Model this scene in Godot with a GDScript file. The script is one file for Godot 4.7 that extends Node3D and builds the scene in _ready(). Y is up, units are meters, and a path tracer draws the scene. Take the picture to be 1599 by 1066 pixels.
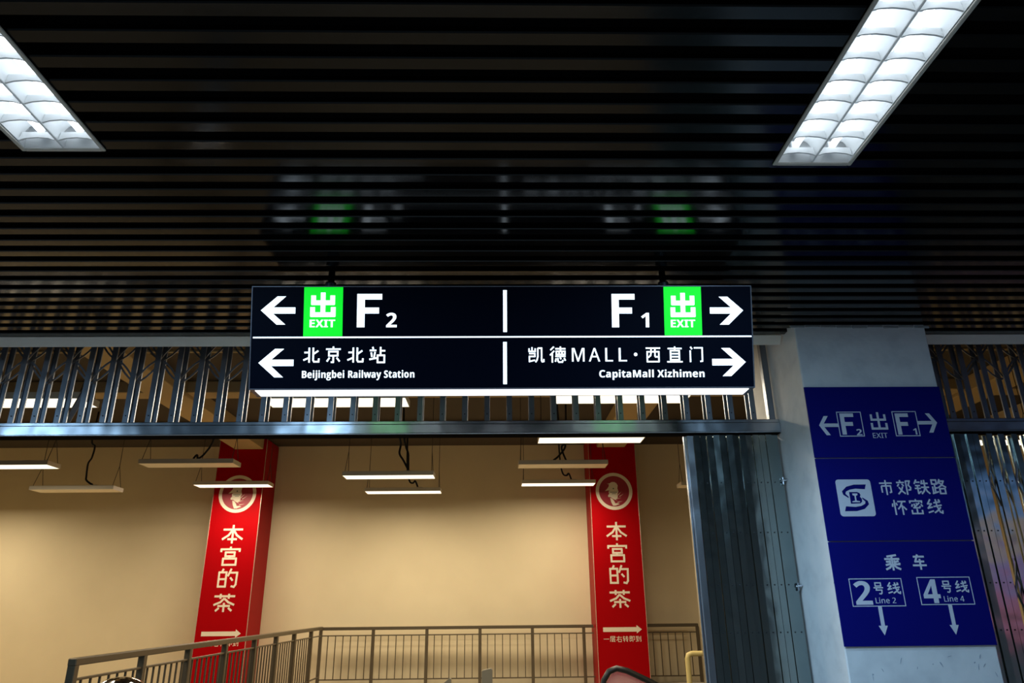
extends Node3D

# ------------------------------------------------------------------ light levels and camera
const TROFFER_ENERGY := 4.6      # each louvred ceiling troffer
const PANEL_ENERGY := 4.6        # each lit pendant panel of the hall
const STRIP_ENERGY := 3.2        # light strip under the hanging sign
const COOL := Color(0.70, 0.87, 1.0)
const WARM := Color(1.0, 0.93, 0.81)

var M := {}
var names := {}

func _ready() -> void:
	var cam := Camera3D.new()
	cam.name = "camera"
	cam.position = Vector3(0, 1.5, 0)
	cam.rotation_degrees = Vector3(20.466, -1.229, -0.59)
	cam.fov = 50.607
	cam.near = 0.05
	cam.far = 100.0
	add_child(cam)
	var env := Environment.new()
	env.background_mode = Environment.BG_COLOR
	env.background_color = Color(0, 0, 0)
	env.tonemap_mode = Environment.TONE_MAPPER_LINEAR
	env.tonemap_exposure = 1.0
	env.sdfgi_enabled = true
	env.ssao_enabled = true
	env.ssil_enabled = true
	var we := WorldEnvironment.new()
	we.name = "environment"
	we.environment = env
	add_child(we)
	make_materials()
	build_concourse()
	build_hall()
	build_gate()
	build_troffers()
	build_hanging_sign()
	build_white_pillar()
	build_red_pillars()
	build_pendants()
	build_railings()
	build_small_things()

# ------------------------------------------------------------------ materials
func lin(r: float, g: float, b: float) -> Color:
	return Color(r, g, b).linear_to_srgb()

func mat(key: String, c: Color, rough: float, metal := 0.0, spec := 0.5) -> StandardMaterial3D:
	var m := StandardMaterial3D.new()
	m.resource_name = key
	m.albedo_color = c
	m.roughness = rough
	m.metallic = metal
	m.metallic_specular = spec
	M[key] = m
	return m

func glow(key: String, c: Color, energy: float) -> StandardMaterial3D:
	var m := mat(key, c, 0.5)
	m.emission_enabled = true
	m.emission = c
	m.emission_energy_multiplier = energy
	return m

func noise_tex(sd: int, freq: float, stops: Array, normal := false, bump := 4.0, octaves := 4) -> NoiseTexture2D:
	var n := FastNoiseLite.new()
	n.seed = sd
	n.noise_type = FastNoiseLite.TYPE_SIMPLEX_SMOOTH
	n.frequency = freq
	n.fractal_octaves = octaves
	var t := NoiseTexture2D.new()
	t.width = 512
	t.height = 512
	t.seamless = true
	t.noise = n
	if normal:
		t.as_normal_map = true
		t.bump_strength = bump
	elif stops.size() > 0:
		var g := Gradient.new()
		var off := PackedFloat32Array()
		var col := PackedColorArray()
		for s in stops:
			off.append(s[0])
			col.append(s[1])
		g.offsets = off
		g.colors = col
		t.color_ramp = g
	return t

func triplanar(m: StandardMaterial3D, s: float) -> void:
	m.uv1_triplanar = true
	m.uv1_world_triplanar = true
	m.uv1_scale = Vector3(s, s, s)

func make_materials() -> void:
	# ceiling blades: black lacquered metal with dust in patches
	var m := mat("slat_black", Color(1, 1, 1), 0.17, 0.0, 0.42)
	m.albedo_texture = noise_tex(3, 0.02, [[0.0, lin(0.0015, 0.0015, 0.0015)], [0.6, lin(0.0025, 0.0025, 0.0025)], [1.0, lin(0.005, 0.005, 0.0048)]])
	m.roughness_texture = noise_tex(4, 0.03, [[0.0, Color(0.75, 0.75, 0.75)], [1.0, Color(1, 1, 1)]])
	triplanar(m, 1.5)
	mat("void_black", lin(0.003, 0.003, 0.003), 0.95, 0.0, 0.1)
	mat("trim_grey", lin(0.8, 0.74, 0.66), 0.6)
	m = mat("plaster_white", Color(1, 1, 1), 0.7, 0.0, 0.3)
	m.albedo_texture = noise_tex(8, 0.012, [[0.0, lin(0.62, 0.65, 0.68)], [0.5, lin(0.72, 0.75, 0.77)], [1.0, lin(0.76, 0.78, 0.8)]])
	m.normal_enabled = true
	m.normal_texture = noise_tex(9, 0.02, [], true, 3.0)
	m.normal_scale = 0.25
	triplanar(m, 0.8)
	mat("scuff", lin(0.34, 0.39, 0.46), 0.9)
	mat("bare_plaster", lin(0.3, 0.33, 0.34), 0.95)
	mat("concourse_wall", lin(0.5, 0.52, 0.54), 0.6)
	mat("hall_floor", lin(0.10, 0.085, 0.06), 0.5)
	mat("landing_floor", lin(0.52, 0.40, 0.22), 0.5)
	m = mat("granite", Color(1, 1, 1), 0.35)
	m.albedo_texture = noise_tex(12, 0.2, [[0.0, lin(0.22, 0.215, 0.205)], [0.5, lin(0.32, 0.31, 0.295)], [1.0, lin(0.42, 0.41, 0.39)]])
	triplanar(m, 2.0)
	# hall
	m = mat("cream_wall", Color(1, 1, 1), 0.8, 0.0, 0.3)
	m.albedo_texture = noise_tex(15, 0.008, [[0.0, lin(0.69, 0.59, 0.395)], [0.5, lin(0.71, 0.61, 0.41)], [1.0, lin(0.73, 0.63, 0.425)]])
	triplanar(m, 0.25)
	mat("beam_cream", lin(0.42, 0.32, 0.17), 0.85)
	mat("hall_ceiling", lin(0.045, 0.036, 0.026), 0.9)
	mat("kerb_stone", lin(0.5, 0.44, 0.34), 0.7)
	# metals
	m = mat("stainless", lin(0.5, 0.53, 0.58), 0.27, 1.0)
	m.normal_enabled = true
	m.normal_texture = noise_tex(21, 0.006, [], true, 6.0, 2)
	m.normal_scale = 0.35
	triplanar(m, 1.2)
	m = mat("picket_steel", lin(0.24, 0.26, 0.30), 0.4, 0.85)
	m.normal_enabled = true
	m.normal_texture = noise_tex(22, 0.01, [], true, 5.0, 2)
	m.normal_scale = 0.25
	triplanar(m, 1.0)
	m = mat("gate_steel", lin(0.29, 0.34, 0.335), 0.2, 1.0)
	m.normal_enabled = true
	m.normal_texture = noise_tex(23, 0.01, [], true, 5.0, 2)
	m.normal_scale = 0.25
	triplanar(m, 1.0)
	mat("rivet_dark", lin(0.05, 0.05, 0.055), 0.5, 1.0)
	mat("rail_steel", lin(0.12, 0.095, 0.06), 0.4, 0.6)
	mat("chrome", lin(0.7, 0.7, 0.72), 0.08, 1.0)
	# fittings
	mat("reflector_white", lin(0.82, 0.84, 0.85), 0.3)
	mat("flange_paint", lin(0.5, 0.48, 0.43), 0.5)
	mat("panel_housing", lin(0.62, 0.57, 0.45), 0.5)
	mat("panel_off", lin(0.82, 0.76, 0.62), 0.45)
	mat("wire", lin(0.05, 0.04, 0.03), 0.6)
	mat("cable_black", lin(0.008, 0.008, 0.008), 0.5)
	glow("tube_light", Color(0.93, 0.97, 1.0), 3.4)
	glow("panel_light", Color(1.0, 0.96, 0.86), 1.6)
	# hanging sign
	mat("sign_navy", lin(0.0004, 0.0024, 0.0095), 0.5, 0.0, 0.15)
	mat("sign_frame", lin(0.16, 0.16, 0.19), 0.4, 0.6)
	glow("sign_light_white", Color(0.92, 0.97, 1.0), 1.4)
	glow("sign_light_green", Color(0.0, 0.87, 0.13), 1.0)
	glow("sign_light_strip", Color(0.97, 0.98, 1.0), 1.4)
	# pillar sign
	m = mat("film_blue", lin(0.001, 0.003, 0.16), 0.6, 0.0, 0.25)
	mat("film_white", lin(0.62, 0.66, 0.76), 0.6)
	mat("film_dark_blue", lin(0.001, 0.003, 0.14), 0.6, 0.0, 0.25)
	# red pillars
	mat("red_cladding", lin(0.36, 0.0008, 0.003), 0.5, 0.0, 0.15)
	mat("red_side", lin(0.32, 0.0012, 0.004), 0.45, 0.0, 0.2)
	mat("banner_cream", lin(0.78, 0.69, 0.54), 0.55)
	mat("emblem_maroon", lin(0.30, 0.02, 0.035), 0.5)
	mat("emblem_green", lin(0.06, 0.10, 0.05), 0.6)
	mat("edge_trim", lin(0.75, 0.55, 0.45), 0.25, 0.5)
	mat("handrail_black", lin(0.012, 0.011, 0.010), 0.35)
	m = mat("escalator_glass", Color(0.9, 0.85, 0.82, 0.22), 0.05)
	m.transparency = BaseMaterial3D.TRANSPARENCY_ALPHA
	mat("yellow_pipe", lin(0.66, 0.52, 0.20), 0.45)
	mat("post_grey", lin(0.2, 0.17, 0.11), 0.5)

# ------------------------------------------------------------------ mesh helpers
func begin() -> SurfaceTool:
	var s := SurfaceTool.new()
	s.begin(Mesh.PRIMITIVE_TRIANGLES)
	return s

func tri(s: SurfaceTool, a: Vector3, b: Vector3, c: Vector3, n: Vector3) -> void:
	var pts := [a, b, c]
	if (b - a).cross(c - a).dot(n) > 0.0:
		pts = [a, c, b]
	for p in pts:
		s.set_normal(n)
		s.add_vertex(p)

func quad(s: SurfaceTool, a: Vector3, b: Vector3, c: Vector3, d: Vector3, n: Vector3) -> void:
	tri(s, a, b, c, n)
	tri(s, a, c, d, n)

func face(s: SurfaceTool, pts: Array, out: Vector3) -> void:
	# flat convex face whose normal is turned towards out
	var n: Vector3 = (pts[1] - pts[0]).cross(pts[2] - pts[0]).normalized()
	if n.dot(out) < 0.0:
		n = -n
	for i in range(1, pts.size() - 1):
		tri(s, pts[0], pts[i], pts[i + 1], n)

# box with chamfered edges; b turns it
func box(s: SurfaceTool, c: Vector3, size: Vector3, ch := 0.0, b := Basis.IDENTITY) -> void:
	var h := size * 0.5
	if ch <= 0.0:
		for ax in 3:
			for sg in [-1.0, 1.0]:
				var u := (ax + 1) % 3
				var v := (ax + 2) % 3
				var p := []
				for q in [[-1, -1], [1, -1], [1, 1], [-1, 1]]:
					var w := Vector3.ZERO
					w[ax] = sg * h[ax]
					w[u] = q[0] * h[u]
					w[v] = q[1] * h[v]
					p.append(c + b * w)
				var n := Vector3.ZERO
				n[ax] = sg
				quad(s, p[0], p[1], p[2], p[3], b * n)
		return
	for ax in 3:
		var u := (ax + 1) % 3
		var v := (ax + 2) % 3
		for sg in [-1.0, 1.0]:
			var p := []
			for q in [[-1, -1], [1, -1], [1, 1], [-1, 1]]:
				var w := Vector3.ZERO
				w[ax] = sg * h[ax]
				w[u] = q[0] * (h[u] - ch)
				w[v] = q[1] * (h[v] - ch)
				p.append(c + b * w)
			var n := Vector3.ZERO
			n[ax] = sg
			quad(s, p[0], p[1], p[2], p[3], b * n)
		for su in [-1.0, 1.0]:
			for sv in [-1.0, 1.0]:
				var e := []
				for k in [[0, -1], [0, 1], [1, 1], [1, -1]]:
					var w := Vector3.ZERO
					w[ax] = k[1] * (h[ax] - ch)
					w[u] = su * (h[u] - (ch if k[0] == 1 else 0.0))
					w[v] = sv * (h[v] - (ch if k[0] == 0 else 0.0))
					e.append(c + b * w)
				var n2 := Vector3.ZERO
				n2[u] = su * 0.7071
				n2[v] = sv * 0.7071
				quad(s, e[0], e[1], e[2], e[3], b * n2)
	for sx in [-1.0, 1.0]:
		for sy in [-1.0, 1.0]:
			for sz in [-1.0, 1.0]:
				var sg3 := Vector3(sx, sy, sz)
				var t := []
				for ax in 3:
					var w := Vector3.ZERO
					for k in 3:
						w[k] = sg3[k] * (h[k] - (0.0 if k == ax else ch))
					t.append(c + b * w)
				tri(s, t[0], t[1], t[2], b * sg3.normalized())

# straight bar between two points, rectangular section w (across) by d (along up)
func bar(s: SurfaceTool, a: Vector3, e: Vector3, w: float, d: float, up := Vector3.UP, ch := 0.0) -> void:
	var z := (e - a).normalized()
	var x := up.cross(z).normalized()
	var y := z.cross(x)
	box(s, (a + e) * 0.5, Vector3(w, d, a.distance_to(e)), ch, Basis(x, y, z))

func tube(s: SurfaceTool, pts: Array, r: float, sides := 8) -> void:
	var rings := []
	var norms := []
	var ref := Vector3(0.13, 0.31, 0.94)
	for i in pts.size():
		var t: Vector3 = (pts[mini(i + 1, pts.size() - 1)] - pts[maxi(i - 1, 0)]).normalized()
		var x := ref.cross(t)
		if x.length() < 0.05:
			x = Vector3(0.94, 0.2, 0.1).cross(t)
		x = x.normalized()
		var y := t.cross(x)
		ref = y.cross(t) if false else ref
		var ring := []
		var nr := []
		for k in sides:
			var a := TAU * k / sides
			var n := x * cos(a) + y * sin(a)
			nr.append(n)
			ring.append(pts[i] + n * r)
		rings.append(ring)
		norms.append(nr)
	for i in range(pts.size() - 1):
		for k in sides:
			var k2 := (k + 1) % sides
			smooth_quad(s, [rings[i][k], rings[i][k2], rings[i + 1][k2], rings[i + 1][k]], [norms[i][k], norms[i][k2], norms[i + 1][k2], norms[i + 1][k]])
	for i in [0, pts.size() - 1]:
		var t2: Vector3 = (pts[0] - pts[1]) if i == 0 else (pts[i] - pts[i - 1])
		face(s, rings[i], t2)

func smooth_quad(s: SurfaceTool, p: Array, n: Array) -> void:
	for t in [[0, 1, 2], [0, 2, 3]]:
		var o: Array = t
		if (p[t[1]] - p[t[0]]).cross(p[t[2]] - p[t[0]]).dot(n[t[0]]) > 0.0:
			o = [t[0], t[2], t[1]]
		for k in o:
			s.set_normal(n[k])
			s.add_vertex(p[k])

# profile [[radius, y], ...] turned round the y axis at c
func lathe(s: SurfaceTool, prof: Array, c: Vector3, sides := 24) -> void:
	for i in range(prof.size() - 1):
		var d := Vector2(prof[i + 1][0] - prof[i][0], prof[i + 1][1] - prof[i][1])
		var nn := Vector2(d.y, -d.x).normalized()
		for k in sides:
			var p := []
			var n := []
			for q in [[i, k], [i, k + 1], [i + 1, k + 1], [i + 1, k]]:
				var a: float = TAU * q[1] / sides
				p.append(c + Vector3(prof[q[0]][0] * cos(a), prof[q[0]][1], prof[q[0]][0] * sin(a)))
				n.append(Vector3(nn.x * cos(a), nn.y, nn.x * sin(a)))
			smooth_quad(s, p, n)

# flat outline in x, y extruded from z0 to z1
func plate(s: SurfaceTool, poly: PackedVector2Array, z0: float, z1: float) -> void:
	var idx := Geometry2D.triangulate_polygon(poly)
	for i in range(0, idx.size(), 3):
		for zz in [z0, z1]:
			var q := []
			for k in 3:
				q.append(Vector3(poly[idx[i + k]].x, poly[idx[i + k]].y, zz))
			tri(s, q[0], q[1], q[2], Vector3(0, 0, 1 if zz == z1 else -1))
	var cw := Geometry2D.is_polygon_clockwise(poly)
	for i in poly.size():
		var a := poly[i]
		var b := poly[(i + 1) % poly.size()]
		var d := (b - a).normalized()
		var n := Vector3(-d.y, d.x, 0) if cw else Vector3(d.y, -d.x, 0)
		quad(s, Vector3(a.x, a.y, z0), Vector3(b.x, b.y, z0), Vector3(b.x, b.y, z1), Vector3(a.x, a.y, z1), n)

# outline in y, z (as Vector2(z, y)) extruded along x
func extrude_x(s: SurfaceTool, poly: PackedVector2Array, x0: float, x1: float) -> void:
	var idx := Geometry2D.triangulate_polygon(poly)
	for i in range(0, idx.size(), 3):
		for xx in [x0, x1]:
			var q := []
			for k in 3:
				q.append(Vector3(xx, poly[idx[i + k]].y, poly[idx[i + k]].x))
			tri(s, q[0], q[1], q[2], Vector3(1 if xx == x1 else -1, 0, 0))
	var cw := Geometry2D.is_polygon_clockwise(poly)
	for i in poly.size():
		var a := poly[i]
		var b := poly[(i + 1) % poly.size()]
		var d := (b - a).normalized()
		var n := Vector3(0, d.x, -d.y) if cw else Vector3(0, -d.x, d.y)
		quad(s, Vector3(x0, a.y, a.x), Vector3(x0, b.y, b.x), Vector3(x1, b.y, b.x), Vector3(x1, a.y, a.x), n)

func rect(x0: float, y0: float, x1: float, y1: float) -> PackedVector2Array:
	return PackedVector2Array([Vector2(x0, y0), Vector2(x1, y0), Vector2(x1, y1), Vector2(x0, y1)])

func pts2(a: Array) -> PackedVector2Array:
	var o := PackedVector2Array()
	for i in range(0, a.size(), 2):
		o.append(Vector2(a[i], a[i + 1]))
	return o

func obj(called: String, s: SurfaceTool, m: Material, parent: Node = self) -> MeshInstance3D:
	var o := MeshInstance3D.new()
	o.name = numbered(called) if parent == self else called
	o.mesh = s.commit()
	o.mesh.surface_set_material(0, m)
	parent.add_child(o, true)
	return o

func numbered(called: String) -> String:
	var n: int = names.get(called, 0)
	names[called] = n + 1
	return called if n == 0 else "%s_%03d" % [called, n]

func thing(called: String, label: String, category: String, at := Vector3.ZERO, group := "") -> Node3D:
	var o := Node3D.new()
	o.name = numbered(called)
	o.position = at
	add_child(o)
	tag(o, label, category, group)
	return o

func tag(o: Node, label: String, category: String, group := "") -> void:
	o.set_meta("label", label)
	o.set_meta("category", category)
	if group != "":
		o.set_meta("group", group)

func structure(called: String, s: SurfaceTool, m: Material, label: String) -> MeshInstance3D:
	var o := obj(called, s, m)
	o.set_meta("kind", "structure")
	o.set_meta("label", label)
	return o

func area_light(parent: Node, called: String, at: Vector3, rot: Vector3, size: Vector2, c: Color, energy: float) -> void:
	var l := AreaLight3D.new()
	l.name = called
	l.position = at
	l.rotation_degrees = rot
	l.area_size = size
	l.area_normalize_energy = true
	l.light_color = c
	l.light_energy = energy
	l.area_range = 30.0
	l.shadow_enabled = true
	parent.add_child(l, true)

# ------------------------------------------------------------------ lettering
const HAN := {
	"北": "38,8 38,94;10,36 38,36;5,80 38,66;61,8 61,80 66,89 92,89 94,70;90,26 61,46",
	"京": "50,3 50,16;6,18 94,18;24,32 76,32 76,55 24,55 24,32;50,55 50,92 36,92;28,66 12,88;70,66 88,88",
	"站": "22,5 26,18;5,25 43,25;14,36 18,62;36,34 30,66;3,76 45,68;68,5 68,50;68,27 95,27;51,53 90,53 90,93 51,93 51,53",
	"凯": "26,5 26,28;8,12 8,30 45,30 45,12;8,43 43,43 43,60 10,60 10,90 44,82;61,11 61,60 56,80 47,95;61,11 84,11 84,84 88,92 97,90 97,76",
	"德": "28,4 7,24;30,28 5,54;18,44 18,97;36,16 96,16;66,3 66,30;42,31 92,31 92,49 42,49 42,31;58,31 58,49;75,31 75,49;36,60 96,60;41,72 36,92;51,70 51,86 57,94 77,94 81,82;64,66 69,78;87,70 95,86",
	"西": "5,11 95,11;14,33 86,33 86,93 14,93 14,33;38,11 38,38 34,56 20,68;62,11 62,58 66,64 84,64",
	"直": "8,15 92,15;50,3 50,28;25,28 77,28 77,82 25,82 25,28;25,46 77,46;25,64 77,64;4,94 96,94",
	"门": "14,5 25,19;13,26 13,96;36,11 88,11 88,90 74,92",
	"出": "50,0 50,94;12,12 12,42 88,42 88,12;9,60 9,91 91,91 91,60",
	"市": "50,3 50,20;5,23 95,23;18,41 18,84;18,41 82,41 82,80 70,84;50,23 50,99",
	"郊": "27,3 29,15;3,19 55,19;18,28 7,45;38,28 49,43;41,46 29,72 5,95;15,50 34,76 53,93;66,8 66,99;66,10 92,10 80,37 93,53 90,67 76,69",
	"铁": "22,3 5,31;16,20 43,20;10,42 41,42;5,60 43,60;24,42 24,92 45,78;58,8 50,33;55,28 93,28;46,53 97,53;71,5 71,53 62,77 44,96;72,56 81,79 97,95",
	"路": "8,8 38,8 38,34 8,34 8,8;24,34 24,87;24,59 42,59;10,50 10,92;3,95 45,83;62,3 46,33;57,16 86,16 72,41 45,58;56,24 75,43 97,56;54,64 88,64 88,95 54,95 54,64",
	"怀": "20,3 20,99;8,26 4,47;31,22 37,39;41,14 97,14;72,16 59,43 39,63;69,36 69,99;75,46 95,67",
	"密": "50,1 52,12;9,28 9,14 91,14 89,27;24,34 17,50;36,30 40,57 70,57 76,46;50,27 57,38;74,24 27,60;83,34 92,49;50,63 50,93;15,71 15,94 85,94 85,71",
	"线": "28,3 8,33 31,33 6,61 37,54;4,90 39,79;46,27 91,20;42,51 97,42;62,3 66,51 80,87 94,94 97,76;89,55 66,77 43,92;79,6 89,15",
	"乘": "80,4 20,13;4,28 96,28;50,9 50,99;36,36 36,66;12,45 36,45;7,66 36,59;64,36 64,61 91,61 93,52;89,40 64,49;47,63 30,81 5,93;53,63 72,81 96,93",
	"车": "14,16 88,16;45,2 24,47 84,47;4,71 96,71;55,30 55,99",
	"号": "24,6 76,6 76,32 24,32 24,6;5,46 95,46;34,46 27,65 80,65 76,89 68,96 50,94",
	"本": "7,27 93,27;50,3 50,99;48,29 32,57 5,78;52,29 69,57 95,78;29,77 71,77",
	"宮": "50,1 50,13;9,29 9,15 91,15 91,29;30,31 70,31 70,51 30,51 30,31;50,51 46,63;21,63 79,63 79,95 21,95 21,63",
	"的": "27,3 20,20;8,21 42,21 42,92 8,92 8,21;8,55 42,55;64,3 50,41;58,23 93,23 91,82 84,94 69,90;62,47 75,63",
	"茶": "5,16 95,16;32,3 32,29;68,3 68,29;50,26 33,47 5,61;50,28 68,47 95,61;23,66 77,66;50,50 50,97;30,76 15,92;70,76 86,92",
	"一": "3,50 97,50",
	"层": "12,8 87,8 87,29 12,29;12,8 12,60 4,95;30,45 83,45;22,63 95,63;52,63 30,91 85,88;70,73 91,97",
	"右": "5,24 95,24;44,3 32,45 5,77;34,55 85,55 85,95 34,95 34,55",
	"转": "4,16 43,16;22,3 8,47 43,47;4,73 45,66;26,34 26,99;52,18 93,18;46,40 97,40;72,3 62,61 89,61 72,81;58,77 85,97",
	"即": "12,8 46,8 46,47 12,47;12,28 46,28;12,8 12,91 41,79;34,62 49,81;62,10 91,10 91,67 79,69;62,10 62,99",
	"到": "4,11 57,11;28,13 12,39 51,34;42,26 55,43;8,61 53,61;30,45 30,89;3,94 59,83;71,18 71,69;91,5 91,92 78,94",
}

# one character: strokes of width w (in hundredths of the box) inside the box x0 y0 x1 y1
func han(s: SurfaceTool, ch: String, b: Array, w: float, z0: float, z1: float) -> void:
	var sx: float = (b[2] - b[0]) / 100.0
	var sy: float = (b[3] - b[1]) / 100.0
	var hw: float = w * 0.5 * (sx + sy) * 0.5
	var lift := 0.0
	for st in HAN[ch].split(";"):
		var p: Array[Vector2] = []
		for q in st.split(" "):
			var v: PackedStringArray = q.split(",")
			p.append(Vector2(b[0] + float(v[0]) * sx, b[3] - float(v[1]) * sy))
		for i in range(p.size() - 1):
			var d := (p[i + 1] - p[i]).normalized()
			var n := Vector2(-d.y, d.x) * hw
			var a := p[i] - (d * hw * 0.8 if i > 0 or p[0] == p[p.size() - 1] else Vector2.ZERO)
			var e := p[i + 1] + (d * hw * 0.8 if i < p.size() - 2 or p[0] == p[p.size() - 1] else Vector2.ZERO)
			plate(s, PackedVector2Array([a - n, e - n, e + n, a + n]), z0, z1 + lift)
			lift += 0.00006

func han_line(parent: Node, called: String, items: Array, w: float, z: float, m: Material, t := 0.0015) -> void:
	for it in items:
		var s := begin()
		han(s, it[0], it[1], w, z, z + t)
		obj(called, s, m, parent)

# Latin lettering fitted to the box of its ink
func text(parent: Node, called: String, words: String, b: Array, z: float, m: Material, bold := true, t := 0.0015) -> void:
	var f := SystemFont.new()
	f.font_names = PackedStringArray(["Droid Sans"])
	f.font_weight = 700 if bold else 400
	var tm := TextMesh.new()
	tm.font = f
	tm.font_size = 64
	tm.pixel_size = 0.01
	tm.depth = 0.1
	tm.curve_step = 1.0
	tm.text = words
	var bb := tm.get_aabb()
	var o := MeshInstance3D.new()
	o.name = called
	o.mesh = tm
	tm.material = m
	var sc := Vector3((b[2] - b[0]) / bb.size.x, (b[3] - b[1]) / bb.size.y, t / bb.size.z)
	o.scale = sc
	o.position = Vector3(b[0] - bb.position.x * sc.x, b[1] - bb.position.y * sc.y, z - bb.position.z * sc.z)
	parent.add_child(o, true)

func letter_f(b: Array) -> PackedVector2Array:
	var w: float = b[2] - b[0]
	var h: float = b[3] - b[1]
	var sw := w * 0.31
	var x: float = b[0]
	var y: float = b[1]
	return pts2([x, y, x + sw, y, x + sw, y + h * 0.41, x + w * 0.88, y + h * 0.41, x + w * 0.88, y + h * 0.59, x + sw, y + h * 0.59, x + sw, y + h * 0.83, x + w, y + h * 0.83, x + w, y + h, x, y + h])

func outline(s: SurfaceTool, b: Array, w: float, z0: float, z1: float) -> void:
	plate(s, rect(b[0], b[1], b[2], b[1] + w), z0, z1)
	plate(s, rect(b[0], b[3] - w, b[2], b[3]), z0, z1)
	plate(s, rect(b[0], b[1] + w, b[0] + w, b[3] - w), z0, z1)
	plate(s, rect(b[2] - w, b[1] + w, b[2], b[3] - w), z0, z1)

# ------------------------------------------------------------------ the concourse
var BLADE := pts2([-0.027, 0.022, -0.027, 0.004, -0.023, 0.0, 0.023, 0.0, 0.027, 0.004, 0.027, 0.022, 0.025, 0.022, 0.025, 0.005, -0.025, 0.005, -0.025, 0.022])

func build_concourse() -> void:
	var s := begin()
	box(s, Vector3(-0.5, -0.1, -0.12), Vector3(13.0, 0.2, 8.66))
	structure("floor", s, M.granite, "grey granite floor of the station concourse")
	s = begin()
	box(s, Vector3(-1.5, -0.1, -6.72), Vector3(19.4, 0.2, 4.54))
	structure("floor_hall", s, M.hall_floor, "dark stone floor of the hall behind the gate")
	s = begin()
	box(s, Vector3(-1.5, -0.1, -11.27), Vector3(19.4, 0.2, 4.56))
	structure("floor_landing", s, M.landing_floor, "cream tiled floor of the hall along the far wall")
	# black ceiling: slab, and every blade a part of it
	s = begin()
	box(s, Vector3(-0.5, 3.32, -0.2), Vector3(12.9, 0.14, 8.4))
	var ceil := structure("ceiling", s, M.void_black, "black ceiling of long metal blades with open gaps")
	var blade := begin()
	# shallow pan with rounded lower edges
	extrude_x(blade, BLADE, -6.5, 5.5)
	var mesh := blade.commit()
	mesh.surface_set_material(0, M.slat_black)
	var k := 0
	while true:
		var z := -4.15 + 0.1063 * k
		if z > 3.9:
			break
		var o := MeshInstance3D.new()
		o.name = "blade"
		o.mesh = mesh
		# the blades stop at the recessed troffers
		o.position = Vector3(0, 3.1, z)
		var hits := []
		for t in TROFFERS:
			if absf(z - t.z) < 0.629:
				hits.append(t)
		if hits:
			hits.sort_custom(func(p, q): return p.x < q.x)
			var bs := begin()
			var from := -6.5
			for t in hits:
				extrude_x(bs, BLADE, from, t.x - 0.152)
				from = t.x + 0.152
				# what is left of a blade that only meets the end of the troffer
				var over: float = absf(z - t.z) + 0.027 - 0.606
				if over > 0.004:
					var sg := signf(z - t.z)
					box(bs, Vector3(t.x, 0.003, sg * (0.027 - over * 0.5)), Vector3(0.304, 0.005, over))
			extrude_x(bs, BLADE, from, 5.5)
			o.mesh = bs.commit()
			o.mesh.surface_set_material(0, M.slat_black)
		ceil.add_child(o, true)
		k += 1
	# light strip of painted trim along the ceiling edge above the gate
	s = begin()
	box(s, Vector3(-1.6, 3.077, -4.207), Vector3(6.75, 0.064, 0.012), 0.002, Basis(Vector3.RIGHT, deg_to_rad(32.0)))
	structure("trim_1", s, M.trim_grey, "pale grey painted trim along the ceiling edge left of the white pillar")
	s = begin()
	box(s, Vector3(4.05, 3.077, -4.207), Vector3(2.9, 0.064, 0.012), 0.002, Basis(Vector3.RIGHT, deg_to_rad(32.0)))
	structure("trim_2", s, M.trim_grey, "pale grey painted trim along the ceiling edge right of the white pillar")
	s = begin()
	box(s, Vector3(-6.65, 1.6, -0.2), Vector3(0.3, 3.5, 8.6))
	structure("wall_left", s, M.concourse_wall, "pale wall on the left side of the concourse")
	s = begin()
	box(s, Vector3(5.65, 1.6, -0.2), Vector3(0.3, 3.5, 8.6))
	structure("wall_right", s, M.concourse_wall, "pale wall on the right side of the concourse")
	s = begin()
	box(s, Vector3(-0.5, 1.6, 4.1), Vector3(12.6, 3.5, 0.2))
	structure("wall_back", s, M.concourse_wall, "pale wall behind the viewer")
	# advertising light box on the right wall; the right gate mirrors it
	var ad := thing("advertising_light_box", "coloured advertising light box on the right wall outside the picture", "light box", Vector3(5.49, 1.2, -1.3))
	s = begin()
	box(s, Vector3(0, 0.8, 0), Vector3(0.06, 1.66, 1.3), 0.006)
	obj("frame", s, M.sign_frame, ad)
	var y := 0.02
	for e in [[0.42, Color(0.9, 0.35, 0.45)], [0.36, Color(0.5, 0.45, 0.85)], [0.30, Color(0.95, 0.72, 0.2)], [0.46, Color(0.3, 0.65, 1.0)]]:
		s = begin()
		box(s, Vector3(-0.032, y + e[0] * 0.5, 0), Vector3(0.006, e[0], 1.24))
		obj("poster_light", s, glow("poster_light_%d" % int(y * 100), e[1], 0.6), ad)
		y += e[0] + 0.004
	area_light(ad, "poster_light", Vector3(-0.04, 0.8, 0), Vector3(0, 90, 0), Vector2(1.24, 1.5), Color(0.75, 0.75, 0.85), 0.15)
	# wall above and beside the gateway
	s = begin()
	box(s, Vector3(-1.5, 3.86, -4.55), Vector3(19.0, 1.3, 0.2))
	box(s, Vector3(-7.9, 1.6, -4.55), Vector3(6.2, 3.24, 0.2))
	box(s, Vector3(6.25, 1.6, -4.55), Vector3(3.5, 3.24, 0.2))
	structure("wall_gateway", s, M.void_black, "dark wall above and beside the gateway")

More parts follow.
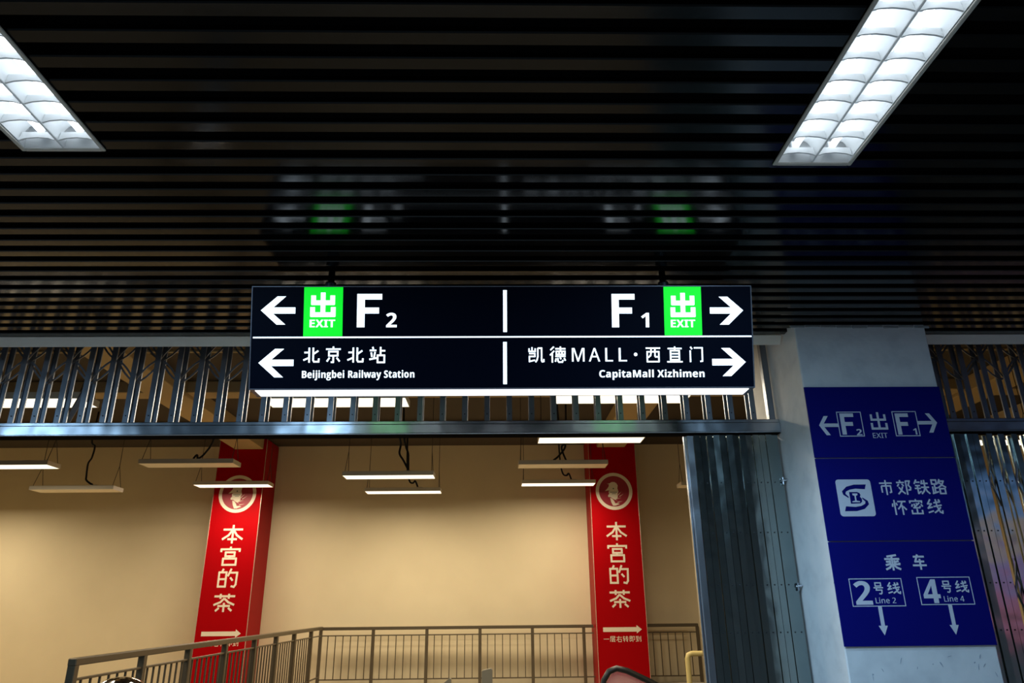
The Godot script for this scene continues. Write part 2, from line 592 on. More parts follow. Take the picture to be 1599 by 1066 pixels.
# ------------------------------------------------------------------ the hall behind the gate
func build_hall() -> void:
	var s := begin()
	box(s, Vector3(-1.5, 2.2, -13.42), Vector3(19.4, 4.5, 0.24))
	structure("wall_far", s, M.cream_wall, "cream painted far wall of the hall behind the railing")
	s = begin()
	box(s, Vector3(-11.1, 2.2, -9.0), Vector3(0.2, 4.5, 9.0))
	structure("wall_hall_left", s, M.cream_wall, "cream left wall of the hall")
	s = begin()
	box(s, Vector3(8.1, 2.2, -9.0), Vector3(0.2, 4.5, 9.0))
	structure("wall_hall_right", s, M.cream_wall, "cream right wall of the hall")
	s = begin()
	box(s, Vector3(-1.5, 4.48, -9.0), Vector3(19.4, 0.16, 9.0))
	var hc := structure("ceiling_hall", s, M.hall_ceiling, "dark ceiling of the hall with cream concrete beams")
	for x in [-4.36, 2.0, 6.55]:
		s = begin()
		box(s, Vector3(x, 4.3, -8.97), Vector3(0.5, 0.2, 8.6), 0.01)
		obj("beam", s, M.beam_cream, hc)
	for z in [-7.0, -9.38, -11.6]:
		for q in [[-11.0, -4.61], [-4.11, 1.75], [2.25, 6.3], [6.8, 8.0]]:
			s = begin()
			box(s, Vector3((q[0] + q[1]) * 0.5, 4.32, z), Vector3(q[1] - q[0], 0.16, 0.3), 0.01)
			obj("cross_beam", s, M.beam_cream if z == -9.38 else M.hall_ceiling, hc)
	s = begin()
	tube(s, [Vector3(-10.9, 4.34, -7.9), Vector3(7.9, 4.34, -7.9)], 0.02)
	obj("conduit", s, M.beam_cream, hc)
	s = begin()
	box(s, Vector3(2.3, 2.2, -5.25), Vector3(0.66, 4.38, 0.5), 0.01)
	var c := obj("cream_pillar", s, M.cream_wall)
	tag(c, "cream square pillar seen between the gate bars and the white pillar", "pillar")

# ------------------------------------------------------------------ folding gate, its track and the grille above
func channel(h: float, w: float, d: float, turn: float) -> SurfaceTool:
	# upright U channel, web towards the viewer when turn = 1, with rivet heads
	var s := begin()
	var t := 0.0025
	box(s, Vector3(0, h * 0.5, d * 0.5 * turn - t * 0.5 * turn), Vector3(w, h, t))
	for sx in [-1.0, 1.0]:
		box(s, Vector3(sx * (w * 0.5 - t * 0.5), h * 0.5, -t * 0.5 * turn), Vector3(t, h, d - t))
	return s

func rivets(hs: Array, z: float) -> SurfaceTool:
	var s := begin()
	for y in hs:
		var p := []
		for k in 8:
			p.append(Vector2(cos(TAU * k / 8), sin(TAU * k / 8)) * 0.004 + Vector2(0, y))
		plate(s, PackedVector2Array(p), z, z + 0.003)
	return s

func put(parent: Node, called: String, mesh: Mesh, at: Vector3) -> MeshInstance3D:
	var o := MeshInstance3D.new()
	o.name = called
	o.mesh = mesh
	o.position = at
	parent.add_child(o, true)
	return o

func link(parent: Node, a: Vector3, b: Vector3, bow: float) -> void:
	var s := begin()
	var n := 5
	var prev := a
	for i in range(1, n + 1):
		var f := float(i) / n
		var p := a.lerp(b, f) + Vector3(0, bow * 4.0 * f * (1.0 - f), 0)
		bar(s, prev, p, 0.006, 0.011, Vector3(0, 0, 1).cross((p - prev).normalized()))
		prev = p
	obj("scissor_link", s, M.picket_steel, parent)

func grille(parent: Node, xs: Array, y0: float, y1: float) -> void:
	var f := channel(y1 - y0, 0.034, 0.010, 1.0).commit()
	f.surface_set_material(0, M.picket_steel)
	var r := channel(y1 - y0, 0.034, 0.010, -1.0).commit()
	r.surface_set_material(0, M.picket_steel)
	var rv := rivets([0.045], 0.005).commit()
	rv.surface_set_material(0, M.rivet_dark)
	for i in xs.size():
		var x: float = xs[i]
		var p := put(parent, "picket", f, Vector3(x, y0, -4.455))
		put(p, "rivet", rv, Vector3.ZERO).set_meta("kind", "stuff")
		put(parent, "picket", r, Vector3(x, y0, -4.53))
		if i + 1 < xs.size():
			var up := 3.055
			var lo := 2.905
			var x2: float = xs[i + 1]
			var even := i % 2 == 0
			for z in [-4.476, -4.505]:
				var bw := 0.024 if z > -4.48 else -0.024
				link(parent, Vector3(x, up if even else lo, z), Vector3(x2, lo if even else up, z), bw)
				link(parent, Vector3(x, up if even else y1 - 0.002, z), Vector3(x2, y1 - 0.002 if even else up, z), bw)

func build_gate() -> void:
	# stainless track over the gateway, left and right of the white pillar
	var prof := pts2([-4.43, 2.548, -4.43, 2.60, -4.436, 2.606, -4.436, 2.622, -4.44, 2.626, -4.53, 2.626, -4.53, 2.54, -4.436, 2.54])
	var spans := [[-4.78, 1.785], [2.59, 4.48]]
	var words := ["long dented stainless gate track running from the left to the white pillar", "short stainless gate track right of the white pillar"]
	for i in 2:
		var t := thing("gate_track", words[i], "gate track", Vector3.ZERO, "gate tracks")
		var s := begin()
		extrude_x(s, prof, spans[i][0], spans[i][1])
		obj("rail", s, M.stainless, t)
		s = begin()
		box(s, Vector3((spans[i][0] + spans[i][1]) * 0.5, 2.543, -4.431), Vector3(spans[i][1] - spans[i][0], 0.006, 0.008), 0.002)
		obj("lip", s, M.stainless, t)
		s = begin()
		box(s, Vector3((spans[i][0] + spans[i][1]) * 0.5, 2.5385, -4.484), Vector3(spans[i][1] - spans[i][0], 0.003, 0.096))
		obj("roller_slot", s, M.void_black, t)
	# fixed grille over the track
	var g := thing("transom_grille", "steel bar grille with scissor links above the long track", "grille", Vector3.ZERO, "grilles above the gate tracks")
	var xs := []
	for k in range(-12, 34):
		xs.append(-3.043 + 0.1417 * k)
	xs = xs.filter(func(v): return v > -4.75 and v < 1.77)
	grille(g, xs, 2.6265, 3.205)
	var s2 := begin()
	bar(s2, Vector3(-2.665, 2.92, -4.56), Vector3(-2.76, 2.652, -4.56), 0.03, 0.03, Vector3(1, 0, 0.8), 0.002)
	obj("leaning_bar", s2, M.picket_steel, g)
	s2 = begin()
	box(s2, Vector3(1.757, 2.916, -4.49), Vector3(0.04, 0.575, 0.05), 0.003)
	obj("end_post", s2, M.picket_steel, g)
	g = thing("transom_grille", "short steel bar grille above the track right of the white pillar", "grille", Vector3.ZERO, "grilles above the gate tracks")
	xs = []
	for k in 14:
		xs.append(2.65 + 0.1365 * k)
	grille(g, xs.filter(func(v): return v < 4.45), 2.6265, 3.205)
	# folded gates
	folded("folding steel gate stacked in tight pleats against the left side of the white pillar", 1.19, 1.775, true)
	folded("partly folded steel gate on the right of the white pillar", 2.605, 4.4, false)

func folded(label: String, x0: float, x1: float, left: bool) -> void:
	var g := thing("folding_gate", label, "folding gate", Vector3(x0, 0, -4.47), "folding gates")
	var f := channel(2.5, 0.0385, 0.014, 1.0).commit()
	f.surface_set_material(0, M.gate_steel)
	var r := channel(2.5, 0.0385, 0.014, -1.0).commit()
	r.surface_set_material(0, M.gate_steel)
	var rv := rivets([0.35, 0.68, 1.02, 1.34, 1.6, 1.9, 2.2], 0.007).commit()
	rv.surface_set_material(0, M.rivet_dark)
	var x := x0 + (0.065 if left else 0.02)
	var rng := RandomNumberGenerator.new()
	rng.seed = 5
	var last := -1.0
	while x < x1 - 0.012:
		var jz := rng.randf_range(-0.007, 0.007)
		var p := put(g, "picket", f, Vector3(x - x0, 0.03, jz))
		p.rotation.y = rng.randf_range(-0.06, 0.06)
		put(p, "rivet", rv, Vector3.ZERO).set_meta("kind", "stuff")
		put(g, "picket", r, Vector3(x - x0 + 0.012, 0.03, -0.055 + jz))
		if last > 0.0 and x - last > 0.06:
			for y in [0.3, 0.95, 1.6, 2.25]:
				for sg in [-1.0, 1.0]:
					link(g, Vector3(last - x0, y + 0.17 * sg, -0.02 - 0.007 * sg), Vector3(x - x0, y - 0.17 * sg, -0.02 - 0.007 * sg), 0.0)
		last = x
		x += 0.0415 if left or x < 3.02 else 0.085
	if left:
		var s := begin()
		box(s, Vector3(0.022, 1.28, -0.028), Vector3(0.044, 2.5, 0.075), 0.004)
		obj("stile", s, M.stainless, g)
		s = begin()
		box(s, Vector3(-0.006, 1.28, -0.03), Vector3(0.010, 2.5, 0.03), 0.002)
		obj("meeting_strip", s, M.stainless, g)
		for y in [2.24, 1.62]:
			s = begin()
			tube(s, [Vector3(0.565, y, 0.014), Vector3(0.597, y + 0.002, 0.03)], 0.006)
			tube(s, [Vector3(0.575, y - 0.025, 0.016), Vector3(0.575, y + 0.02, 0.016)], 0.007)
			obj("hinge_pin", s, M.stainless, g)

# ------------------------------------------------------------------ fluorescent troffers
const TROFFERS: Array[Vector3] = [Vector3(1.209, 3.1, -1.74), Vector3(-1.584, 3.1, -1.66), Vector3(-4.377, 3.1, -1.66)]

func build_troffers() -> void:
	var words := ["twin tube louvred ceiling light at the upper right", "twin tube louvred ceiling light at the upper left corner", "twin tube louvred ceiling light beyond the left edge of the picture"]
	for i in TROFFERS.size():
		var t := thing("ceiling_light", words[i], "ceiling light", TROFFERS[i], "louvred ceiling lights")
		var s := begin()
		# pan: sides, ends and top, and the flange round the opening
		for sx in [-1.0, 1.0]:
			box(s, Vector3(sx * 0.146, 0.045, 0), Vector3(0.004, 0.1, 1.2))
			box(s, Vector3(0, 0.045, sx * 0.598), Vector3(0.296, 0.1, 0.004))
		box(s, Vector3(0, 0.097, 0), Vector3(0.296, 0.004, 1.2))
		obj("pan", s, M.reflector_white, t)
		s = begin()
		for sx in [-1.0, 1.0]:
			box(s, Vector3(sx * 0.144, -0.005, 0), Vector3(0.014, 0.008, 1.204), 0.002)
			box(s, Vector3(0, -0.005, sx * 0.596), Vector3(0.274, 0.008, 0.014), 0.002)
		obj("flange", s, M.flange_paint, t)
		for sx in [-1.0, 1.0]:
			var cx: float = sx * 0.0705
			# curved reflector either side of each tube
			for e in [-1.0, 1.0]:
				s = begin()
				for k in 6:
					var p := []
					var nn := []
					for q in [[k, -0.56], [k, 0.56], [k + 1, 0.56], [k + 1, -0.56]]:
						var a: float = q[0] / 6.0
						p.append(Vector3(cx + e * (0.024 + 0.042 * sin(a * PI * 0.5)), 0.078 - 0.076 * (1.0 - cos(a * PI * 0.5)), q[1]))
						nn.append(Vector3(-e * sin(a * PI * 0.5 + 0.3), -cos(a * PI * 0.5 + 0.3), 0))
					smooth_quad(s, p, nn)
				obj("reflector", s, M.reflector_white, t)
			s = begin()
			tube(s, [Vector3(cx, 0.052, -0.555), Vector3(cx, 0.052, 0.555)], 0.013, 12)
			obj("tube", s, M.tube_light, t)
			s = begin()
			for e in [-1.0, 1.0]:
				box(s, Vector3(cx, 0.054, e * 0.57), Vector3(0.03, 0.04, 0.022), 0.003)
			obj("lamp_holder", s, M.reflector_white, t)
			for k in 12:
				s = begin()
				# cross blade with a hollow lower edge
				var z := -0.55 + 0.1 * k
				var poly := [cx - 0.064, 0.002, cx - 0.04, 0.010, cx, 0.014, cx + 0.04, 0.010, cx + 0.064, 0.002, cx + 0.06, 0.036, cx - 0.06, 0.036]
				plate(s, pts2(poly), z - 0.003, z + 0.003)
				obj("louvre_blade", s, M.reflector_white, t)
		s = begin()
		box(s, Vector3(0, 0.02, 0), Vector3(0.007, 0.042, 1.19), 0.002)
		obj("spine", s, M.reflector_white, t)
		s = begin()
		for sx in [-1.0, 1.0]:
			box(s, Vector3(sx * 0.1492, 0.047, 0), Vector3(0.0016, 0.102, 1.205))
			box(s, Vector3(0, 0.047, sx * 0.6012), Vector3(0.296, 0.102, 0.0016))
		obj("casing", s, M.void_black, t)
		area_light(t, "troffer_light", Vector3(0, -0.012, 0), Vector3(-90, 0, 0), Vector2(0.27, 1.17), COOL, TROFFER_ENERGY)

# ------------------------------------------------------------------ the hanging sign
const ARROWS := [
	[-1.1498, 0.1297, -1.0726, 0.1966, -1.0322, 0.1966, -1.0906, 0.1437, -0.987, 0.1437, -0.987, 0.1138, -1.092, 0.1138, -1.0326, 0.0612, -1.0743, 0.0612],
	[-1.1539, -0.1201, -1.0773, -0.0537, -1.0349, -0.0537, -1.0936, -0.105, -0.9893, -0.105, -0.9893, -0.1353, -1.0943, -0.1353, -1.0367, -0.1886, -1.0774, -0.1886],
	[1.152, 0.1252, 1.0772, 0.1917, 1.0358, 0.1917, 1.0937, 0.1398, 0.9915, 0.1398, 0.9915, 0.1095, 1.0926, 0.1095, 1.0368, 0.0562, 1.0804, 0.0562],
	[1.1554, -0.1233, 1.0804, -0.0561, 1.0393, -0.0561, 1.096, -0.108, 0.9945, -0.108, 0.9945, -0.1394, 1.0964, -0.1394, 1.0419, -0.1904, 1.0836, -0.1904]]

func build_hanging_sign() -> void:
	var t := thing("hanging_sign", "long black illuminated exit sign with white arrows hanging from the ceiling", "sign", Vector3(0.0284, 2.722, -3.33))
	var s := begin()
	extrude_x(s, pts2([0.055, -0.2377, 0.178, 0.2377, -0.178, 0.2377, -0.055, -0.2377]), -1.194, 1.194)
	obj("housing", s, M.sign_frame, t)
	s = begin()
	box(s, Vector3(0, -0.2395, 0), Vector3(2.34, 0.004, 0.094), 0.001)
	var strip := obj("light_strip", s, M.sign_light_strip, t)
	strip.set_meta("label", "bright white light strip under the sign")
	area_light(t, "strip_light", Vector3(0, -0.243, 0), Vector3(-90, 0, 0), Vector2(2.32, 0.09), COOL, STRIP_ENERGY)
	for sx in [-0.868, 0.815]:
		s = begin()
		tube(s, [Vector3(sx, 0.2377, 0), Vector3(sx, 0.43, 0)], 0.016, 12)
		obj("hanger", s, M.void_black, t)
		s = begin()
		lathe(s, [[0.03, 0.0], [0.03, 0.09], [0.026, 0.1], [0.016, 0.102]], Vector3(sx, 0.2377, 0))
		obj("hanger_socket", s, M.stainless, t)
	# front face with its writing; the back carries the same
	s = begin()
	box(s, Vector3(0, 0, 0), Vector3(2.378, 0.482, 0.004))
	var f := obj("sign_face", s, M.sign_navy, t)
	f.position = Vector3(0, 0, 0.1185)
	f.rotation_degrees.x = 14.6
	var z := 0.002
	var W: Material = M.sign_light_white
	s = begin()
	for e in [[0, 0.2435, 2.39, 0.005], [0, -0.2435, 2.39, 0.006]]:
		box(s, Vector3(e[0], e[1], 0.001), Vector3(e[2], e[3], 0.010), 0.001)
	for sx in [-1.1925, 1.1925]:
		box(s, Vector3(sx, 0, 0.001), Vector3(0.005, 0.482, 0.010), 0.001)
	obj("face_frame", s, M.sign_frame, f)
	for a in ARROWS:
		s = begin()
		plate(s, pts2(a), z, z + 0.0015)
		obj("arrow_light", s, W, f)
	for g in [[-0.9474, 0.0055, -0.7633, 0.2405], [0.7703, 0.0055, 0.9509, 0.2405]]:
		s = begin()
		plate(s, rect(g[0], g[1], g[2], g[3]), z, z + 0.001)
		obj("exit_square_light", s, M.sign_light_green, f)
	var zz := z + 0.001
	han_line(f, "lettering_light", [["出", [-0.9163, 0.0977, -0.7973, 0.2145]]], 19.0, zz, W)
	han_line(f, "lettering_light", [["出", [0.802, 0.0935, 0.9209, 0.2104]]], 19.0, zz, W)
	text(f, "lettering_light", "EXIT", [-0.9181, 0.0482, -0.7979, 0.0843], zz, W)
	text(f, "lettering_light", "EXIT", [0.8012, 0.044, 0.9182, 0.0805], zz, W)
	for b in [[-0.6957, 0.0477, -0.5773, 0.2078], [0.519, 0.0447, 0.6296, 0.206]]:
		s = begin()
		plate(s, letter_f(b), z, zz)
		obj("lettering_light", s, W, f)
	text(f, "lettering_light", "2", [-0.5573, 0.0474, -0.5067, 0.1167], z, W)
	text(f, "lettering_light", "1", [0.6594, 0.0445, 0.6973, 0.1142], z, W)
	for b in [[-0.0011, 0.0233, 0.017, 0.2252], [-0.002, -0.2245, 0.016, -0.0239], [-1.183, -0.0035, 1.188, 0.0035]]:
		s = begin()
		plate(s, rect(b[0], b[1], b[2], b[3]), z, zz)
		obj("divider_light", s, W, f)
	han_line(f, "lettering_light", [["北", [-0.9478, -0.1245, -0.866, -0.042]], ["京", [-0.8429, -0.1245, -0.7641, -0.0411]], ["北", [-0.7409, -0.1248, -0.6589, -0.042]], ["站", [-0.6365, -0.1252, -0.5552, -0.0418]]], 9.5, z, W)
	text(f, "lettering_light", "Beijingbei Railway Station", [-0.9486, -0.2032, -0.421, -0.1559], z, W)
	han_line(f, "lettering_light", [["凯", [0.1152, -0.1254, 0.1933, -0.0455]], ["德", [0.2168, -0.1257, 0.2981, -0.0443]], ["西", [0.6737, -0.1257, 0.7507, -0.0472]], ["直", [0.7759, -0.1261, 0.8562, -0.0459]], ["门", [0.8806, -0.1264, 0.9571, -0.0462]]], 8.8, z, W)
	for e in [["M", 0.3247, 0.385], ["A", 0.4054, 0.4594], ["L", 0.4837, 0.5206], ["L", 0.548, 0.5873]]:
		text(f, "lettering_light", e[0], [e[1], -0.1185, e[2], -0.0542], z, W, false)
	s = begin()
	var dot := []
	for k in 12:
		dot.append(Vector2(0.629, -0.0855) + Vector2(cos(TAU * k / 12), sin(TAU * k / 12)) * 0.0085)
	plate(s, PackedVector2Array(dot), z, zz)
	obj("lettering_light", s, W, f)
	text(f, "lettering_light", "CapitaMall Xizhimen", [0.4539, -0.2062, 0.9556, -0.1578], z, W)
	var back := f.duplicate()
	back.name = "sign_face"
	back.transform = Transform3D(Basis(Vector3.UP, PI), Vector3.ZERO) * f.transform
	t.add_child(back, true)

# ------------------------------------------------------------------ white pillar with the blue direction sign
func build_white_pillar() -> void:
	var t := thing("white_pillar", "white plastered square pillar wearing a blue direction sign", "pillar", Vector3(2.1875, 0, -4.02))
	var s := begin()
	box(s, Vector3(0, 1.62, -0.44), Vector3(0.797, 3.24, 0.88), 0.006)
	obj("shaft", s, M.plaster_white, t)
	var rng := RandomNumberGenerator.new()
	rng.seed = 11
	# scuffs on the bare plaster under the sign, chips at the left corner, broken plaster at the top
	for k in 30:
		var c := Vector2(rng.randf_range(-0.37, 0.37), rng.randf_range(0.9, 1.27))
		var l := rng.randf_range(0.003, 0.022)
		var a := rng.randf_range(0.2, 2.2)
		blot(t, "scuff", M.scuff, c, l, rng.randf_range(0.0012, 0.004), a, rng)
	for c in [[-0.3985, 2.27], [-0.3985, 2.24], [-0.3985, 1.66], [-0.3985, 1.63], [-0.39, 1.645]]:
		blot(t, "chip", M.bare_plaster, Vector2(c[0] + 0.006, c[1]), 0.014, 0.006, rng.randf() * 3.0, rng)
	s = begin()
	for k in 9:
		var x := -0.38 + 0.095 * k
		box(s, Vector3(x, 3.088 + rng.randf_range(-0.004, 0.004), 0.002), Vector3(0.09, rng.randf_range(0.012, 0.02), 0.008), 0.003)
	obj("ragged_top", s, M.bare_plaster, t)
	var p := thing("pillar_sign", "blue three panel direction sign on the front of the white pillar", "sign", Vector3(2.1855, 0, -4.016))
	var B: Material = M.film_blue
	var W: Material = M.film_white
	var rows := [[2.293, 2.707], [1.8385, 2.287], [1.311, 1.8325]]
	var panels := []
	for r in rows:
		s = begin()
		box(s, Vector3(0, (r[0] + r[1]) * 0.5, 0.004), Vector3(0.799, r[1] - r[0], 0.008), 0.001)
		panels.append(obj("panel", s, B, p))
	var z := 0.008
	var zz := 0.0088
	var ox := -2.1855
	# upper panel
	var q: Node = panels[0]
	s = begin()
	plate(s, pts2([1.839 + ox, 2.479, 1.874 + ox, 2.533, 1.898 + ox, 2.533, 1.868 + ox, 2.489, 1.9495 + ox, 2.489, 1.9495 + ox, 2.469, 1.868 + ox, 2.469, 1.898 + ox, 2.421, 1.874 + ox, 2.421]), z, zz)
	obj("arrow", s, W, q)
	s = begin()
	plate(s, pts2([2.5253 + ox, 2.491, 2.49 + ox, 2.546, 2.466 + ox, 2.546, 2.496 + ox, 2.501, 2.4145 + ox, 2.501, 2.4145 + ox, 2.481, 2.496 + ox, 2.481, 2.468 + ox, 2.433, 2.492 + ox, 2.433]), z, zz)
	obj("arrow", s, W, q)
	for b in [[1.9497, 2.413, 2.0925, 2.558], [2.2725, 2.413, 2.414, 2.5595]]:
		s = begin()
		outline(s, [b[0] + ox, b[1], b[2] + ox, b[3]], 0.0045, z, zz)
		obj("number_frame", s, W, q)
	for b in [[1.9668, 2.4241, 2.0456, 2.5483], [2.288, 2.4223, 2.364, 2.5467]]:
		s = begin()
		plate(s, letter_f([b[0] + ox, b[1], b[2] + ox, b[3]]), z, zz)
		obj("lettering", s, W, q)
	text(q, "lettering", "2", [2.0488 + ox, 2.4198, 2.0798 + ox, 2.456], z, W, true, 0.0008)
	text(q, "lettering", "1", [2.3766 + ox, 2.4225, 2.3979 + ox, 2.4585], z, W, true, 0.0008)
	han_line(q, "lettering", [["出", [2.1362 + ox, 2.4486, 2.2385 + ox, 2.5544]]], 12.0, z, W, 0.0008)
	text(q, "lettering", "EXIT", [2.1392 + ox, 2.4036, 2.2244 + ox, 2.4328], z, W, false, 0.0008)
	# middle panel: railway emblem and line name
	q = panels[1]
	s = begin()
	var rr := []
	for c in [[2.0584, 1.984, 0], [2.0584, 2.153, 1], [1.8948, 2.153, 2], [1.8948, 1.984, 3]]:
		for k in 5:
			var a: float = -PI / 2 + c[2] * PI / 2 + k * PI / 8
			rr.append(Vector2(c[0] + ox, c[1]) + Vector2(cos(a), sin(a)) * 0.016)
	plate(s, PackedVector2Array(rr), z, zz)
	var logo := obj("railway_emblem", s, W, q)
	logo.set_meta("label", "pale rounded square emblem with a blue S, B and rail")
	s = begin()
	var up := [2.0465, 2.1411, 1.9793, 2.1406, 1.9348, 2.1293, 1.9069, 2.104, 1.9108, 2.0856, 1.9381, 2.067, 1.9393, 2.0739, 1.9243, 2.0901, 1.9277, 2.1016, 1.9509, 2.113, 1.9848, 2.1183, 2.0369, 2.1147]
	var lo := []
	for k in range(0, up.size(), 2):
		up[k] += ox
		lo.append(2.0 * (1.9762 + ox) - up[k])
		lo.append(2.0 * 2.0685 - up[k + 1])
	plate(s, pts2(up), zz, zz + 0.0006)
	plate(s, pts2(lo), zz, zz + 0.0006)
	var bb := [1.946, 2.1, 1.99, 2.1, 2.003, 2.094, 2.007, 2.083, 2.002, 2.074, 2.011, 2.062, 2.010, 2.048, 2.0, 2.038, 1.946, 2.036]
	for k in range(0, bb.size(), 2):
		bb[k] += ox
	plate(s, pts2(bb), zz, zz + 0.0006)
	obj("emblem_mark", s, M.film_dark_blue, q)
	s = begin()
	var rail := [1.962, 2.092, 1.99, 2.092, 1.99, 2.083, 1.98, 2.079, 1.98, 2.053, 1.998, 2.049, 1.998, 2.044, 1.955, 2.044, 1.955, 2.049, 1.972, 2.053, 1.972, 2.079, 1.962, 2.083]
	for k in range(0, rail.size(), 2):
		rail[k] += ox
	plate(s, pts2(rail), zz + 0.0006, zz + 0.001)
	obj("emblem_rail", s, W, q)
	han_line(q, "lettering", [["市", [2.119 + ox, 2.0816, 2.1983 + ox, 2.1673]], ["郊", [2.2173 + ox, 2.0823, 2.3014 + ox, 2.1667]], ["铁", [2.3146 + ox, 2.0834, 2.4021 + ox, 2.1684]], ["路", [2.4119 + ox, 2.0841, 2.4981 + ox, 2.1701]]], 9.5, z, W, 0.0008)
	han_line(q, "lettering", [["怀", [2.1714 + ox, 1.9731, 2.2542 + ox, 2.0581]], ["密", [2.2674 + ox, 1.9755, 2.3484 + ox, 2.0597]], ["线", [2.366 + ox, 1.977, 2.4518 + ox, 2.0599]]], 9.5, z, W, 0.0008)
	# lower panel: lines 2 and 4
	q = panels[2]
	han_line(q, "lettering", [["乘", [2.0714 + ox, 1.6831, 2.1597 + ox, 1.7659]], ["车", [2.2208 + ox, 1.6853, 2.3018 + ox, 1.7665]]], 12.0, z, W, 0.0008)
	var cols := [[1.863, 1.504, 2.1463, 1.6445, 1.8834, 1.9731, "2", 2.0055], [2.229, 1.509, 2.5158, 1.649, 2.2498, 2.3399, "4", 2.3800]]
	for c in cols:
		s = begin()
		outline(s, [c[0] + ox, c[1], c[2] + ox, c[3]], 0.004, z, zz)
		obj("line_frame", s, W, q)
		text(q, "lettering", c[6], [c[4] + ox, c[1] + 0.009, c[5] + ox, c[1] + 0.128], z, W, true, 0.0008)
		var d: float = c[0] - 1.863 + ox
		han_line(q, "lettering", [["号", [1.9866 + d, c[1] + 0.060, 2.0435 + d, c[1] + 0.1215]], ["线", [2.0621 + d, c[1] + 0.060, 2.1319 + d, c[1] + 0.1215]]], 10.5, z, W, 0.0008)
		text(q, "lettering", "Line " + c[6], [1.9891 + d, c[1] + 0.0155, 2.0969 + d, c[1] + 0.044], z, W, false, 0.0008)
		s = begin()
		var ax: float = c[7] + ox
		plate(s, pts2([ax - 0.01, c[1], ax - 0.01, 1.41, ax - 0.024, 1.41, ax, 1.363, ax + 0.024, 1.41, ax + 0.01, 1.41, ax + 0.01, c[1]]), z, zz)
		obj("arrow", s, W, q)

func blot(parent: Node, called: String, m: Material, c: Vector2, l: float, w: float, a: float, rng: RandomNumberGenerator) -> void:
	var s := begin()
	var p := []
	var d := Vector2(cos(a), sin(a))
	var n := Vector2(-d.y, d.x)
	for k in 9:
		var th := TAU * k / 9
		p.append(c + d * cos(th) * l * rng.randf_range(0.6, 1.0) + n * sin(th) * w * rng.randf_range(0.5, 1.0))
	plate(s, PackedVector2Array(p), 0.0, 0.0012)
	obj(called, s, m, parent)

